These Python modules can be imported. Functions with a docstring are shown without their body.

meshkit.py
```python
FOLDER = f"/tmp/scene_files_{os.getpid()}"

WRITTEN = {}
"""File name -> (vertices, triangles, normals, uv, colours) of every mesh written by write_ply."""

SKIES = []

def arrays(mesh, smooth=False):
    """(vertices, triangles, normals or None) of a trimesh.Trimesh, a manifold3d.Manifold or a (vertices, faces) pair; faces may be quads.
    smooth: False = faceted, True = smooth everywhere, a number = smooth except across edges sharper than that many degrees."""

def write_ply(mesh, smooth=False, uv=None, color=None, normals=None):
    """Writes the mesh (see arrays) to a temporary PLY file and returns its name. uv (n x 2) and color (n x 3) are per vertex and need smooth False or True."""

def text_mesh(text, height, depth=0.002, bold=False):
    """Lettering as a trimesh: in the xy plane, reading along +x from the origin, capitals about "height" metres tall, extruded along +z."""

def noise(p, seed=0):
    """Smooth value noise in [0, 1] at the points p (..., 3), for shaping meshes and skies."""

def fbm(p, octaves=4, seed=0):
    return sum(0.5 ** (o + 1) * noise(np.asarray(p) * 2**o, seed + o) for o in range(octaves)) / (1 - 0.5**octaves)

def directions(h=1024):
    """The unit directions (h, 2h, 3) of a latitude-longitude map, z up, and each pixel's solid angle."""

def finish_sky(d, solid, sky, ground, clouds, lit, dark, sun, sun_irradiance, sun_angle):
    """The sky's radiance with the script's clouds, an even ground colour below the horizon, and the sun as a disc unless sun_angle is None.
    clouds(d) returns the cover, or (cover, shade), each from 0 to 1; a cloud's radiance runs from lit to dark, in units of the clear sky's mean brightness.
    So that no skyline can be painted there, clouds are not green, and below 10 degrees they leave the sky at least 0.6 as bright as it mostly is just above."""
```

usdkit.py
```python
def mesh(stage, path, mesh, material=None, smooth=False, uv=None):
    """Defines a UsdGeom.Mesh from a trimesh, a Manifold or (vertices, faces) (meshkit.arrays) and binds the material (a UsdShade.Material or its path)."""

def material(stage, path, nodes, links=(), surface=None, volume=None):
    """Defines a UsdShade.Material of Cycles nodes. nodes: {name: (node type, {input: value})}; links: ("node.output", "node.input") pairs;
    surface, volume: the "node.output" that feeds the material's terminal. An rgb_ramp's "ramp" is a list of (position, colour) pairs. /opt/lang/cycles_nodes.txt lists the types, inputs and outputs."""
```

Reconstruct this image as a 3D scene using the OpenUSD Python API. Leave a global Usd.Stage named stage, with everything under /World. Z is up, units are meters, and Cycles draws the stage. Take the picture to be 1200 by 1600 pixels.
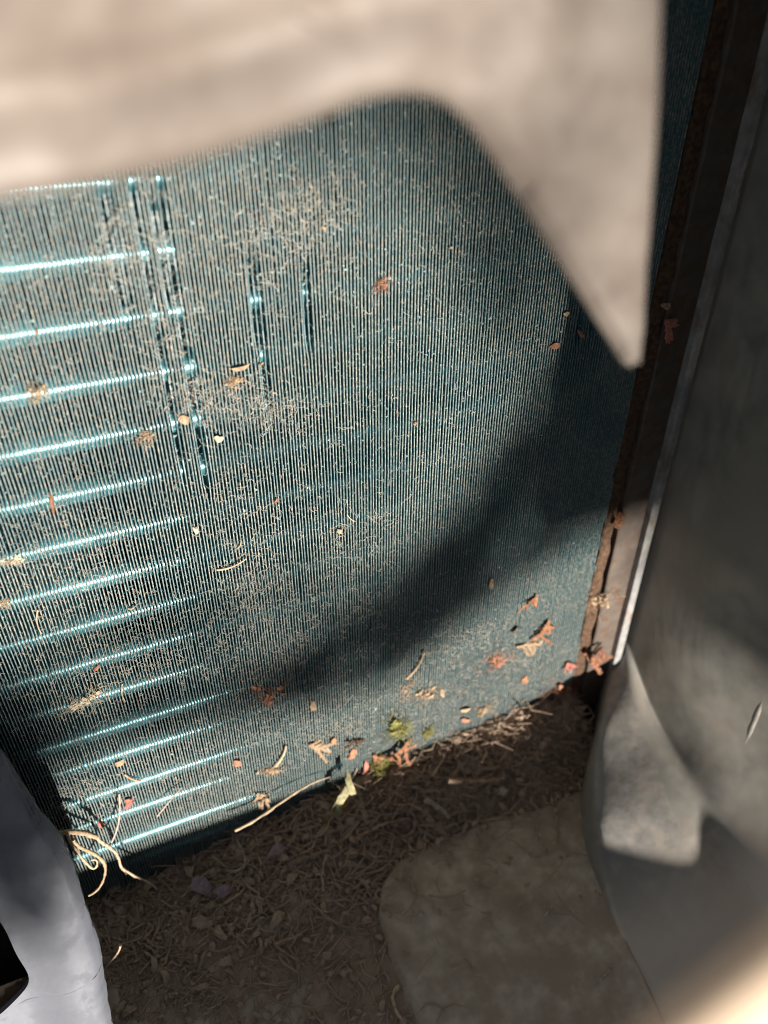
import math, random
import numpy as np
import trimesh
import usdkit
from meshkit import noise, fbm
from pxr import Usd, UsdGeom, UsdLux, UsdShade, Gf, Sdf, Vt
from shapely.geometry import Polygon, Point
from shapely import prepare, contains_xy
import shapely
import shapely.affinity
from scipy.interpolate import CubicSpline, PchipInterpolator

stage = Usd.Stage.CreateInMemory()
UsdGeom.SetStageUpAxis(stage, UsdGeom.Tokens.z)
UsdGeom.SetStageMetersPerUnit(stage, 1.0)
UsdGeom.Xform.Define(stage, '/World')
UsdGeom.Scope.Define(stage, '/World/Looks')
rng = np.random.default_rng(7)
A = np.array

# ------------------------------------------------------------------ frame
# The unit is described upright (X along the coil, Y into it, Z up the coil) and stands in the
# world leaning back, so that its coil faces the sun: TILT turns the unit's frame into the world's.
UPL = A([0, -0.8, 0.6])
TILT = A([[1, 0, 0], [0, 0.6, 0.8], [0, -0.8, 0.6]])      # rows: world axes in unit coordinates


def W(p):
    return np.asarray(p, float) @ TILT.T


# ------------------------------------------------------------------ camera
F_PX, DIST, HIGH = 1250.0, 0.26, 0.42
zd = A([-5, 1700, F_PX]); zd /= np.linalg.norm(zd)
xd = A([3620, -910, F_PX]); xd = xd - xd.dot(zd) * zd; xd /= np.linalg.norm(xd)
ROT = A([xd, np.cross(-zd, xd), -zd])                       # camera axes (right, down, forward) -> unit
CAM = A([0, -DIST, HIGH])
FSTOP, FOCUS, EXPOSURE = 8.8, 0.335, 1.22
cam = UsdGeom.Camera.Define(stage, '/World/camera')
cam.CreateHorizontalApertureAttr(36.0); cam.CreateVerticalApertureAttr(48.0)
cam.CreateFocalLengthAttr(36.0 * F_PX / 1200)
cam.CreateClippingRangeAttr(Gf.Vec2f(0.005, 100))
cam.CreateFStopAttr(FSTOP); cam.CreateFocusDistanceAttr(FOCUS)
cam.CreateExposureAttr(EXPOSURE)
wr = TILT @ ROT
m = np.eye(4); m[0, :3], m[1, :3], m[2, :3], m[3, :3] = wr[:, 0], -wr[:, 1], -wr[:, 2], W(CAM)
cam.AddTransformOp().Set(Gf.Matrix4d(m.tolist()))

# ------------------------------------------------------------------ sun and sky
SUN = A([0.065, -0.98, -0.135]); SUN /= np.linalg.norm(SUN)   # towards the sun, unit frame
sw = W(SUN)
elev, rot = math.asin(sw[2]), math.atan2(sw[0], sw[1])
sun = UsdLux.DistantLight.Define(stage, '/World/sun')
sun.CreateIntensityAttr(1.25); sun.CreateAngleAttr(1.8); sun.CreateColorAttr(Gf.Vec3f(1.0, 0.93, 0.84))
sun.CreateNormalizeAttr(True)
zx = sw; xx = np.cross([0, 0, 1], zx); xx /= np.linalg.norm(xx); yx = np.cross(zx, xx)
m = np.eye(4); m[0, :3], m[1, :3], m[2, :3] = xx, yx, zx
sun.AddTransformOp().Set(Gf.Matrix4d(m.tolist()))
dome = UsdLux.DomeLight.Define(stage, '/World/sky')
sky = usdkit.material(stage, '/World/Looks/sky', {
    's': ('sky_texture', {'sky_type': 'single_scattering', 'sun_disc': False, 'sun_elevation': elev, 'sun_rotation': rot, 'aerosol_density': 0.3}),
    'h': ('hsv', {'saturation': 0.35}),                      # thin haze pales the blue
    'c': ('texture_coordinate', {}), 'x': ('separate_xyz', {}),
    'm': ('map_range', {'range_type': 'smoothstep', 'from_min': -0.04, 'from_max': 0.0, 'to_min': 0.0, 'to_max': 1.0}),
    'mx': ('mix_color', {'a': (0.9, 0.74, 0.56), 'use_clamp': False}),   # sunlit ground below the horizon
    'b': ('background_shader', {'strength': 0.05})},
    [('s.color', 'h.color'), ('c.generated', 'x.vector'), ('x.z', 'm.value'), ('m.result', 'mx.fac'), ('h.color', 'mx.b'), ('mx.result', 'b.color')], surface='b.background')
UsdShade.MaterialBindingAPI.Apply(dome.GetPrim()).Bind(sky)
dome.GetPrim().SetCustomDataByKey('kind', 'structure')

# ------------------------------------------------------------------ helpers
used = {}


def numbered(path):
    n = used.get(path, -1) + 1
    used[path] = n
    return path if n == 0 else f'{path}_{n:03d}'


def tag(prim, label=None, cat=None, group=None, kind=None):
    for k, v in (('label', label), ('category', cat), ('group', group), ('kind', kind)):
        if v:
            prim.SetCustomDataByKey(k, v)
    return prim


BASE = {}


def thing(name, base, label, cat, group=None, kind=None):
    path = numbered('/World/' + name)
    x = UsdGeom.Xform.Define(stage, path)
    b = W(base)
    x.AddTranslateOp().Set(Gf.Vec3d(*map(float, b)))
    BASE[path] = b
    return tag(x.GetPrim(), label, cat, group, kind)


def obj(name, mesh, mat, parent=None, smooth=False, label=None, cat=None, group=None, kind=None, base=None):
    """One Mesh prim; the mesh is in unit coordinates."""
    v, f = (mesh.vertices, mesh.faces) if hasattr(mesh, 'vertices') else mesh
    v = W(v)
    if parent is not None:
        pp = str(parent.GetPath())
        path = numbered(pp + '/' + name)
        b = BASE[pp]
        BASE[path] = b
        usdkit.mesh(stage, path, (v - b, np.asarray(f)), M[mat], smooth=smooth)
    else:
        path = numbered('/World/' + name)
        b = W(base) if base is not None else v.mean(0)
        g = usdkit.mesh(stage, path, (v - b, np.asarray(f)), M[mat], smooth=smooth)
        g.AddTranslateOp().Set(Gf.Vec3d(*map(float, b)))
    return tag(stage.GetPrimAtPath(path), label, cat, group, kind)


def ray(px, py):
    return ROT @ A([px - 600.0, py - 800.0, F_PX])


def at(px, py, axis=1, val=0.0):
    """The point of the plane unit-axis = val that a photograph pixel shows."""
    d = ray(px, py)
    return CAM + d * ((val - CAM[axis]) / d[axis])


def cat_mesh(parts):
    vs, fs, n = [], [], 0
    for v, f in parts:
        vs.append(v); fs.append(np.asarray(f) + n); n += len(v)
    return np.vstack(vs), np.vstack(fs)


def grid_faces(nu, nv, flip=False, closed=False):
    i, j = np.meshgrid(np.arange(nu - 1), np.arange(nv if closed else nv - 1), indexing='ij')
    a = i * nv + j; b = i * nv + (j + 1) % nv; c = (i + 1) * nv + (j + 1) % nv; d = (i + 1) * nv + j
    q = np.stack([a, b, c, d], -1).reshape(-1, 4)
    if flip:
        q = q[:, ::-1]
    return np.vstack([q[:, [0, 1, 2]], q[:, [0, 2, 3]]])


def tube(pts, r, n=5, cap=True, flat=1.0):
    """A tube through pts with radii r."""
    p = np.asarray(pts, float); k = len(p)
    r = np.broadcast_to(np.asarray(r, float), (k,))
    t = np.gradient(p, axis=0); t /= np.linalg.norm(t, axis=1, keepdims=True) + 1e-12
    ref = A([0.31, 0.81, 0.5]) if abs(t[0] @ A([0.31, 0.81, 0.5])) < 0.9 else A([1.0, 0, 0])
    u = np.cross(t, ref); u /= np.linalg.norm(u, axis=1, keepdims=True) + 1e-12
    w = np.cross(t, u)
    a = np.arange(n) / n * 2 * math.pi
    v = (p[:, None] + r[:, None, None] * (np.cos(a)[None, :, None] * u[:, None] + flat * np.sin(a)[None, :, None] * w[:, None])).reshape(-1, 3)
    f = grid_faces(k, n, closed=True)
    if cap:
        v = np.vstack([v, p[0], p[-1]])
        i = np.arange(n)
        f = np.vstack([f, np.stack([np.full(n, k * n), (i + 1) % n, i], 1), np.stack([np.full(n, k * n + 1), (k - 1) * n + i, (k - 1) * n + (i + 1) % n], 1)])
    return v, f


def curve(pts, n=12):
    p = np.asarray(pts, float)
    s = np.r_[0, np.cumsum(np.linalg.norm(np.diff(p, axis=0), axis=1))]
    return CubicSpline(s, p)(np.linspace(0, s[-1], n))


def basis(n):
    n = A(n, float) / np.linalg.norm(n)
    u = np.cross(n, [0.1, 0.2, 1.0]); u /= np.linalg.norm(u)
    return u, np.cross(n, u), n


def flake(p, L, w, u, nrm, seed, th=0.0003, bend=0.15, k=10):
    """A thin curled chip with an irregular outline, long axis u, lying on the surface with normal nrm."""
    g = np.random.default_rng(seed)
    n = A(nrm, float); n /= np.linalg.norm(n)
    u = A(u, float); u = u - u.dot(n) * n; u /= np.linalg.norm(u); v = np.cross(n, u)
    a = np.arange(k) / k * 2 * math.pi
    rr = 1 + 0.28 * (g.random(k) - 0.5) * 2
    x, y = np.cos(a) * rr * L / 2, np.sin(a) * rr * w / 2
    def place(x, y, h):
        z = h + bend * L * (1 - 2 * (x / (L / 2)) ** 2) * 0.5 + bend * 0.6 * w * (y / (w / 2)) ** 2 * g.random()
        return p + x[:, None] * u + y[:, None] * v + (z + bend * L * 0.5)[:, None] * n
    top = place(x, y, th); mid = place(x * 0.55, y * 0.55, th * 1.8 + g.random(k) * th); bot = place(x * 0.9, y * 0.9, 0 * x)
    c = place(A([0.0]), A([0.0]), A([th * 2]))
    V = np.vstack([c, mid, top, bot]); i = np.arange(k); j = (i + 1) % k
    F = [np.stack([0 * i, 1 + i, 1 + j], 1)]
    for o in (1, 1 + k):
        F += [np.stack([o + i, o + k + i, o + k + j], 1), np.stack([o + i, o + k + j, o + j], 1)]
    return V, np.vstack(F)


def scale_leaf(p, u, n, L, w):
    """One pointed scale, a flattened spindle."""
    u = A(u, float) / np.linalg.norm(u); s = np.cross(n, u); s /= np.linalg.norm(s)
    V = A([p, p + u * L * 0.45 + s * w / 2, p + u * L, p + u * L * 0.45 - s * w / 2, p + u * L * 0.45 + n * w * 0.45, p + u * L * 0.4 - n * w * 0.15])
    return V, A([[0, 1, 4], [1, 2, 4], [2, 3, 4], [3, 0, 4], [1, 0, 5], [2, 1, 5], [3, 2, 5], [0, 3, 5]])


def sprig(p, L, u, n, seed, arms=4, w=0.0011):
    """A dried sprig of scale leaves: a bent stem, side arms, overlapping scales."""
    g = np.random.default_rng(seed)
    n = A(n, float) / np.linalg.norm(n)
    u = A(u, float); u = u - u.dot(n) * n; u /= np.linalg.norm(u); s = np.cross(n, u)
    out = []
    def arm(o, d, l, lift):
        q = [o]; k = max(3, int(l / (w * 0.9)))
        for _ in range(k):
            d = d + (g.normal() * 0.18) * s + g.normal() * 0.10 * n + lift * n; d /= np.linalg.norm(d)
            q.append(q[-1] + d * l / k)
        q = A(q)
        out.append(tube(q, w * 0.22, 4))
        for i, b in enumerate(q[:-1]):
            t = q[i + 1] - q[i]; t /= np.linalg.norm(t); ss = np.cross(n, t)
            for sg in (-1, 1):
                out.append(scale_leaf(b, t + 0.45 * sg * ss + 0.2 * g.normal() * n, n, w * 1.9, w * 1.0))
        return q
    m_ = arm(A(p, float) + n * w * 0.5, u, L, 0.02)
    for a_ in range(arms):
        i = g.integers(0, max(1, len(m_) - 2)); sg = 1 if a_ % 2 else -1
        arm(m_[i], u + sg * s * (0.6 + 0.5 * g.random()), L * (0.3 + 0.35 * g.random()), 0.06 * g.normal())
    return cat_mesh(out)


def tangle(p, size, n, seed, count=30, r=0.00009, aspect=(1, 0.6), u=(1, 0, 0), depth=0.25):
    """A small felted clump of crooked fibres."""
    g = np.random.default_rng(seed)
    n = A(n, float) / np.linalg.norm(n); u = A(u, float); u = u - u.dot(n) * n; u /= np.linalg.norm(u); s = np.cross(n, u)
    out = []
    for _ in range(count):
        o = g.normal(size=2) * size * 0.26 * A(aspect)
        d = g.random() * 2 * math.pi; q = []
        h = abs(g.normal()) * size * depth * 0.4
        for _ in range(6):
            q.append(p + o[0] * u + o[1] * s + (h + 0.0001) * n)
            d += g.normal() * 0.8; o = o + A([math.cos(d), math.sin(d)]) * size * 0.09; h = max(0, h + g.normal() * size * 0.04)
        out.append(tube(A(q), r * (0.6 + 0.9 * g.random()), 3, cap=False))
    for _ in range(count // 5):
        o = g.normal(size=2) * size * 0.22 * A(aspect)
        out.append(flake(p + o[0] * u + o[1] * s + n * size * depth * 0.3 * g.random(), size * 0.22, size * 0.13, A([*g.normal(size=3)]), n + 0.3 * g.normal(size=3), int(g.integers(1e9)), th=0.0001, k=7))
    return cat_mesh(out)


# ------------------------------------------------------------------ materials
M = {}
NW = W([0, 1, 0])                                          # the coil's depth axis, world
ZW = W([0, 0, 1])


def simple(name, color, rough=0.6, var=0.35, scale=300, bump=0.3, metallic=0.0, spec=0.4, dust=None, translucent=0, dscale=40, dlo=0.45, dhi=0.65, flare_haze=None):
    c = A(color, float)
    nodes = {'g': ('geometry', {}), 'n': ('noise_texture', {'scale': float(scale), 'detail': 4.0}),
             'r': ('rgb_ramp', {'ramp': [(0.3, tuple(c * (1 - var))), (0.5, tuple(c)), (0.72, tuple(np.minimum(c * (1 + var), 0.95)))]}),
             'b': ('bump', {'strength': float(bump), 'distance': 0.0004}),
             'p': ('principled_bsdf', {'roughness': float(rough), 'metallic': float(metallic), 'specular_ior_level': float(spec)})}
    links = [('g.position', 'n.vector'), ('n.fac', 'r.fac'), ('n.fac', 'b.height'), ('b.normal', 'p.normal')]
    if dust is not None:
        nodes['dn'] = ('noise_texture', {'scale': float(dscale), 'detail': 6.0, 'roughness': 0.62})
        nodes['dm'] = ('map_range', {'range_type': 'smoothstep', 'from_min': float(dlo), 'from_max': float(dhi), 'to_min': 0.0, 'to_max': 1.0})
        nodes['dx'] = ('mix_color', {'b': tuple(dust)})
        nodes['rr'] = ('map_range', {'from_min': 0.0, 'from_max': 1.0, 'to_min': float(rough), 'to_max': 0.9})
        links += [('g.position', 'dn.vector'), ('dn.fac', 'dm.value'), ('dm.result', 'dx.fac'), ('r.color', 'dx.a'), ('dx.result', 'p.base_color'), ('dm.result', 'rr.value'), ('rr.result', 'p.roughness')]
    else:
        links.append(('r.color', 'p.base_color'))
    if flare_haze is not None:                                  # haze over the low open front, painted in as a paler colour
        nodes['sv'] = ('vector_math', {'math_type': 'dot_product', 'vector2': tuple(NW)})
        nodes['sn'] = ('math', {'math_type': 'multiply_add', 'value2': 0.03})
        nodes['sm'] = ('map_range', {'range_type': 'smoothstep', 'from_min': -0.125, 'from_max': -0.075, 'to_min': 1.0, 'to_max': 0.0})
        nodes['sx'] = ('mix_color', {'b': tuple(flare_haze)})
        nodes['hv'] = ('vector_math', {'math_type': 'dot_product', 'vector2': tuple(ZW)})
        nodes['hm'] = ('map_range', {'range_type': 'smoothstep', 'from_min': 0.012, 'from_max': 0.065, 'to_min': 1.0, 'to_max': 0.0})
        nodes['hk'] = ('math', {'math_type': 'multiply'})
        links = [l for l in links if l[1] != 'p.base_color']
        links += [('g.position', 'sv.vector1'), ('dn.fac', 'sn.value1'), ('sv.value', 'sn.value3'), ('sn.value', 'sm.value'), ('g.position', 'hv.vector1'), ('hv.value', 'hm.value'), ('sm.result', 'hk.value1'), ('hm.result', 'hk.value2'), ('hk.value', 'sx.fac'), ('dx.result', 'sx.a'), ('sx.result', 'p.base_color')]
    surf = 'p.BSDF'
    if translucent:
        nodes['t'] = ('translucent_bsdf', {'color': tuple(np.minimum(c * 1.2, 0.9))})
        nodes['mx'] = ('mix_closure', {'fac': float(translucent)})
        links += [('p.BSDF', 'mx.closure1'), ('t.BSDF', 'mx.closure2')]
        surf = 'mx.closure'
    M[name] = usdkit.material(stage, '/World/Looks/' + name, nodes, links, surface=surf)


# teal coated fins: dust lies on the outermost edge and thins out inwards
M['fin'] = usdkit.material(stage, '/World/Looks/fin', {
    'g': ('geometry', {}),
    'd': ('vector_math', {'math_type': 'dot_product', 'vector2': tuple(NW)}),
    'dd': ('map_range', {'range_type': 'smoothstep', 'from_min': -0.0001, 'from_max': 0.0020, 'to_min': 1.0, 'to_max': 0.12}),
    'n1': ('noise_texture', {'scale': 750.0, 'detail': 4.0, 'roughness': 0.75}),
    'n2': ('noise_texture', {'scale': 26.0, 'detail': 4.0}),
    'm1': ('map_range', {'range_type': 'smoothstep', 'from_min': 0.38, 'from_max': 0.62, 'to_min': 0.05, 'to_max': 1.0}),
    'm2': ('map_range', {'range_type': 'smoothstep', 'from_min': 0.36, 'from_max': 0.56, 'to_min': 0.6, 'to_max': 1.0}),
    'k1': ('math', {'math_type': 'multiply'}), 'k2': ('math', {'math_type': 'multiply'}),
    'z': ('vector_math', {'math_type': 'dot_product', 'vector2': tuple(ZW)}),
    'zf': ('map_range', {'range_type': 'smoothstep', 'from_min': 0.05, 'from_max': 0.19, 'to_min': 0.55, 'to_max': 0.0}),
    'd2': ('map_range', {'range_type': 'smoothstep', 'from_min': 0.0004, 'from_max': 0.0014, 'to_min': 1.0, 'to_max': 0.0}),
    'k3': ('math', {'math_type': 'multiply'}), 'k4': ('math', {'math_type': 'maximum'}),
    'ct': ('rgb_ramp', {'ramp': [(0.3, (0.13, 0.185, 0.19)), (0.48, (0.22, 0.25, 0.24)), (0.6, (0.32, 0.295, 0.24)), (0.74, (0.46, 0.425, 0.36))]}),
    'tl': ('rgb_ramp', {'ramp': [(0.3, (0.030, 0.100, 0.118)), (0.7, (0.046, 0.140, 0.156))]}),
    'mx': ('mix_color', {}),
    'ro': ('map_range', {'from_min': 0.0, 'from_max': 1.0, 'to_min': 0.38, 'to_max': 0.9}),
    'p': ('principled_bsdf', {'metallic': 0.0, 'specular_ior_level': 0.5})},
    [('g.position', 'd.vector1'), ('d.value', 'dd.value'), ('g.position', 'n1.vector'), ('g.position', 'n2.vector'), ('n1.fac', 'm1.value'), ('n2.fac', 'm2.value'),
     ('dd.result', 'k1.value1'), ('m1.result', 'k1.value2'), ('k1.value', 'k2.value1'), ('m2.result', 'k2.value2'),
     ('g.position', 'z.vector1'), ('z.value', 'zf.value'), ('d.value', 'd2.value'), ('zf.result', 'k3.value1'), ('d2.result', 'k3.value2'), ('k2.value', 'k4.value1'), ('k3.value', 'k4.value2'),
     ('n1.fac', 'ct.fac'), ('n2.fac', 'tl.fac'), ('k4.value', 'mx.fac'), ('tl.color', 'mx.a'), ('ct.color', 'mx.b'), ('mx.result', 'p.base_color'),
     ('k4.value', 'ro.value'), ('ro.result', 'p.roughness')], surface='p.BSDF')
simple('tube_teal', (0.05, 0.17, 0.195), 0.31, 0.5, 260, 0.3, metallic=0.45, spec=0.7)
simple('core_dark', (0.012, 0.018, 0.02), 0.8, 0.3)
simple('end_strip', (0.07, 0.05, 0.036), 0.85, 0.5, 120, 0.8, dust=(0.16, 0.11, 0.07), dscale=60)
simple('rust_foam', (0.075, 0.042, 0.024), 0.95, 0.6, 500, 1.0)
simple('flange', (0.085, 0.067, 0.054), 0.5, 0.25, 150, 0.3, dust=(0.085, 0.052, 0.034), dscale=140)
simple('flange_bright', (0.24, 0.235, 0.23), 0.4, 0.25, 200, 0.2, dust=(0.17, 0.13, 0.10), dscale=60, dlo=0.5, dhi=0.7)
simple('ramp_plastic', (0.225, 0.215, 0.20), 0.38, 0.2, 160, 0.5, dust=(0.29, 0.258, 0.22), dscale=90, dlo=0.45, dhi=0.7, flare_haze=(0.56, 0.48, 0.40))  # the ramp is paler than the rest of the wall
simple('lit_scratch', (0.34, 0.31, 0.275), 0.6, 0.2, 200, 0.2)  # highlight along the scratch put into a pale colour
simple('wall_plastic', (0.19, 0.185, 0.168), 0.33, 0.15, 90, 0.25, dust=(0.27, 0.242, 0.205), dscale=20, dlo=0.36, dhi=0.70, flare_haze=(0.56, 0.48, 0.40))
simple('pan_dirt', (0.28, 0.205, 0.14), 0.9, 0.35, 120, 0.7, dust=(0.36, 0.28, 0.205), dscale=35, dlo=0.4, dhi=0.7)
simple('plateau', (0.42, 0.345, 0.265), 0.85, 0.22, 150, 0.6, dust=(0.31, 0.24, 0.175), dscale=45, dlo=0.40, dhi=0.64)
simple('fascia', (0.190, 0.160, 0.136), 0.55, 0.2, 40, 0.25, dust=(0.13, 0.104, 0.086), dscale=30, dlo=0.40, dhi=0.66)
simple('bracket', (0.135, 0.143, 0.168), 0.6, 0.06, 400, 0.06, spec=0.35, dust=(0.138, 0.145, 0.168), dscale=90, dlo=0.46, dhi=0.66)
simple('bracket_edge', (0.30, 0.27, 0.24), 0.8, 0.4, 600, 0.8)
simple('tan_rim', (0.62, 0.47, 0.33), 0.7, 0.1, 40, 0.2)
simple('twig', (0.30, 0.205, 0.14), 0.85, 0.5, 400, 0.6)
simple('twig_grey', (0.40, 0.32, 0.26), 0.85, 0.4, 400, 0.6)
simple('straw', (0.44, 0.335, 0.22), 0.7, 0.3, 500, 0.4)
simple('tan', (0.36, 0.25, 0.155), 0.8, 0.4, 600, 0.5)
simple('orange', (0.37, 0.18, 0.095), 0.8, 0.45, 600, 0.5, translucent=0.15)
simple('rust', (0.29, 0.135, 0.08), 0.85, 0.45, 600, 0.5)
simple('pinkred', (0.42, 0.16, 0.12), 0.8, 0.3, 500, 0.4)
simple('brown', (0.10, 0.055, 0.032), 0.85, 0.5, 500, 0.6)
simple('purple', (0.26, 0.18, 0.20), 0.75, 0.3, 300, 0.4)
simple('moss', (0.20, 0.19, 0.055), 0.9, 0.4, 600, 0.5)
simple('palegreen', (0.32, 0.29, 0.16), 0.75, 0.35, 500, 0.4, translucent=0.15)
simple('cream', (0.48, 0.39, 0.27), 0.7, 0.2, 500, 0.3)
simple('fluff', (0.42, 0.36, 0.29), 0.9, 0.3, 300, 0.2)
simple('speck', (0.50, 0.52, 0.49), 0.9, 0.3, 300, 0.2)
simple('litter', (0.12, 0.083, 0.056), 0.9, 0.65, 160, 0.5)
simple('conifer', (0.05, 0.09, 0.035), 0.7, 0.3, 60, 0.3)
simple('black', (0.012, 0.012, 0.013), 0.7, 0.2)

# ------------------------------------------------------------------ the coil
PITCH, X0, X1, ZB, ZT = 0.00134, -0.085, 0.2375, 0.002, 0.47
NF = int((X1 - X0) / PITCH) + 1
TP = 0.0816 * DIST                                          # tube spacing
TZ = HIGH - 0.2552 * DIST + A([k for k in range(3, -19, -1)]) * TP + 0.0030
TZ = TZ[(TZ > 0.006) & (TZ < ZT - 0.004)]
coil = thing('finned_coil', (0.08, 0, 0), 'teal coated finned coil of a heat exchanger, its upright fins grey with dust', 'finned coil')
# fins bent aside: (photo x at top, y top, y bottom, photo x at the bottom, push)
bends = []
for (xa, ya, xb, yb, push) in [(155, 280, 198, 520, 0.55), (222, 270, 268, 760, 0.55), (258, 270, 318, 780, 0.75), (282, 540, 330, 720, 0.5), (390, 395, 404, 560, 0.5), (402, 400, 416, 665, 0.65),
                               (474, 415, 480, 560, 0.45), (240, 300, 262, 520, 0.3), (300, 560, 316, 770, 0.4), (905, 480, 905, 540, 0.5), (925, 480, 925, 530, 0.7), (168, 290, 205, 500, 0.35)]:
    p, q = at(xa, ya), at(xb, yb)
    bends.append(((p[0] + q[0]) / 2 + PITCH * 0.5, q[2], p[2], push * 0.0005))
nz = 74
zz = np.linspace(ZB, ZT, nz)
prof = [(-0.00027, 0.0002), (-0.00017, -0.00012), (0.00017, -0.00012), (0.00027, 0.0002), (0.00007, 0.0016), (0.00006, 0.016), (-0.00006, 0.016), (-0.00007, 0.0016)]
np_ = len(prof)
g1 = np.random.default_rng(3)
for i in range(NF):
    x = X0 + i * PITCH + g1.normal() * 0.00005
    dx = 0.00020 * (noise(np.stack([np.full(nz, i * 0.21), zz * 55, np.full(nz, 1.0)], 1), 3) - 0.5) + 0.00014 * (noise(np.stack([np.full(nz, i * 7.7), zz * 160, np.full(nz, 2.0)], 1), 5) - 0.5)
    press = 0 * zz
    for (bx, z0, z1, a) in bends:
        win = np.clip((zz - z0) / 0.005, 0, 1) * np.clip((z1 - zz) / 0.005, 0, 1)
        # the tubes hold a fin in place where it crosses them
        hold = 1 - 0.15 * np.max(np.exp(-((zz[:, None] - TZ[None]) / 0.0035) ** 2), axis=1)
        s = (x - bx) / PITCH
        if abs(s) < 1.0:                                         # the fins pressed back into the gap have lost their dust
            press = np.maximum(press, win * (0.0016 + 0.0010 * noise(np.stack([zz * 300, 0 * zz + i, 0 * zz], 1), 9)))
        dx = dx + a * np.sign(s) * math.exp(-(abs(s) - 0.5) / 1.6) * win * hold
    P = np.zeros((nz, np_, 3))
    for k, (ox, oy) in enumerate(prof):
        fade = 1.0 if oy < 0.003 else 0.0
        P[:, k, 0] = x + ox + dx * (1.0 if oy < 0.001 else 0.3 if oy < 0.003 else 0.05)
        P[:, k, 1] = oy + press * fade
        P[:, k, 2] = zz
    obj('fin', (P.reshape(-1, 3), grid_faces(nz, np_, closed=True)), 'fin', coil)
gt = np.random.default_rng(19)
for k, z in enumerate(TZ):
    yy_ = 0.0090 + 0.0006 * gt.normal(size=3); zj = z + 0.0004 * gt.normal(size=3)
    obj('tube', tube([[X0 - 0.004, yy_[0], zj[0]], [0.08, yy_[1], zj[1]], [X1 + 0.004, yy_[2], zj[2]]], 0.0049, 28), 'tube_teal', coil, smooth=40)
bx = trimesh.creation.box(extents=(X1 - X0 + 0.03, 0.004, ZT + 0.01)); bx.apply_translation(((X0 + X1) / 2, 0.0195, ZT / 2))
obj('back_plate', bx, 'core_dark', coil)


def strip(xz, y0, y1, nseg=40, bumpy=0.0, seed=0):
    """An upright strip: outline given by left/right x at heights, between depths."""
    z = np.linspace(xz[0][0], xz[-1][0], nseg)
    zs, l, r = A(xz).T
    L, Rr = np.interp(z, zs, l), np.interp(z, zs, r)
    n = lambda s: bumpy * (fbm(np.stack([z * 90, 0 * z + s, 0 * z], 1), 4, seed) - 0.5)
    cols = [np.stack([L + n(1), 0 * z + y1, z], 1), np.stack([L + n(1), y0 + 0.0006 + n(2), z], 1), np.stack([L + n(1) + 0.0008, y0 + n(2), z], 1), np.stack([(L + Rr) / 2, y0 + n(5), z], 1),
            np.stack([Rr - 0.0008 + n(3), y0 + n(4), z], 1), np.stack([Rr + n(3), y0 + 0.0006 + n(4), z], 1), np.stack([Rr + n(3), 0 * z + y1, z], 1)]
    V = np.stack(cols, 1)
    return V.reshape(-1, 3), grid_faces(nseg, 7, closed=True)


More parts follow.
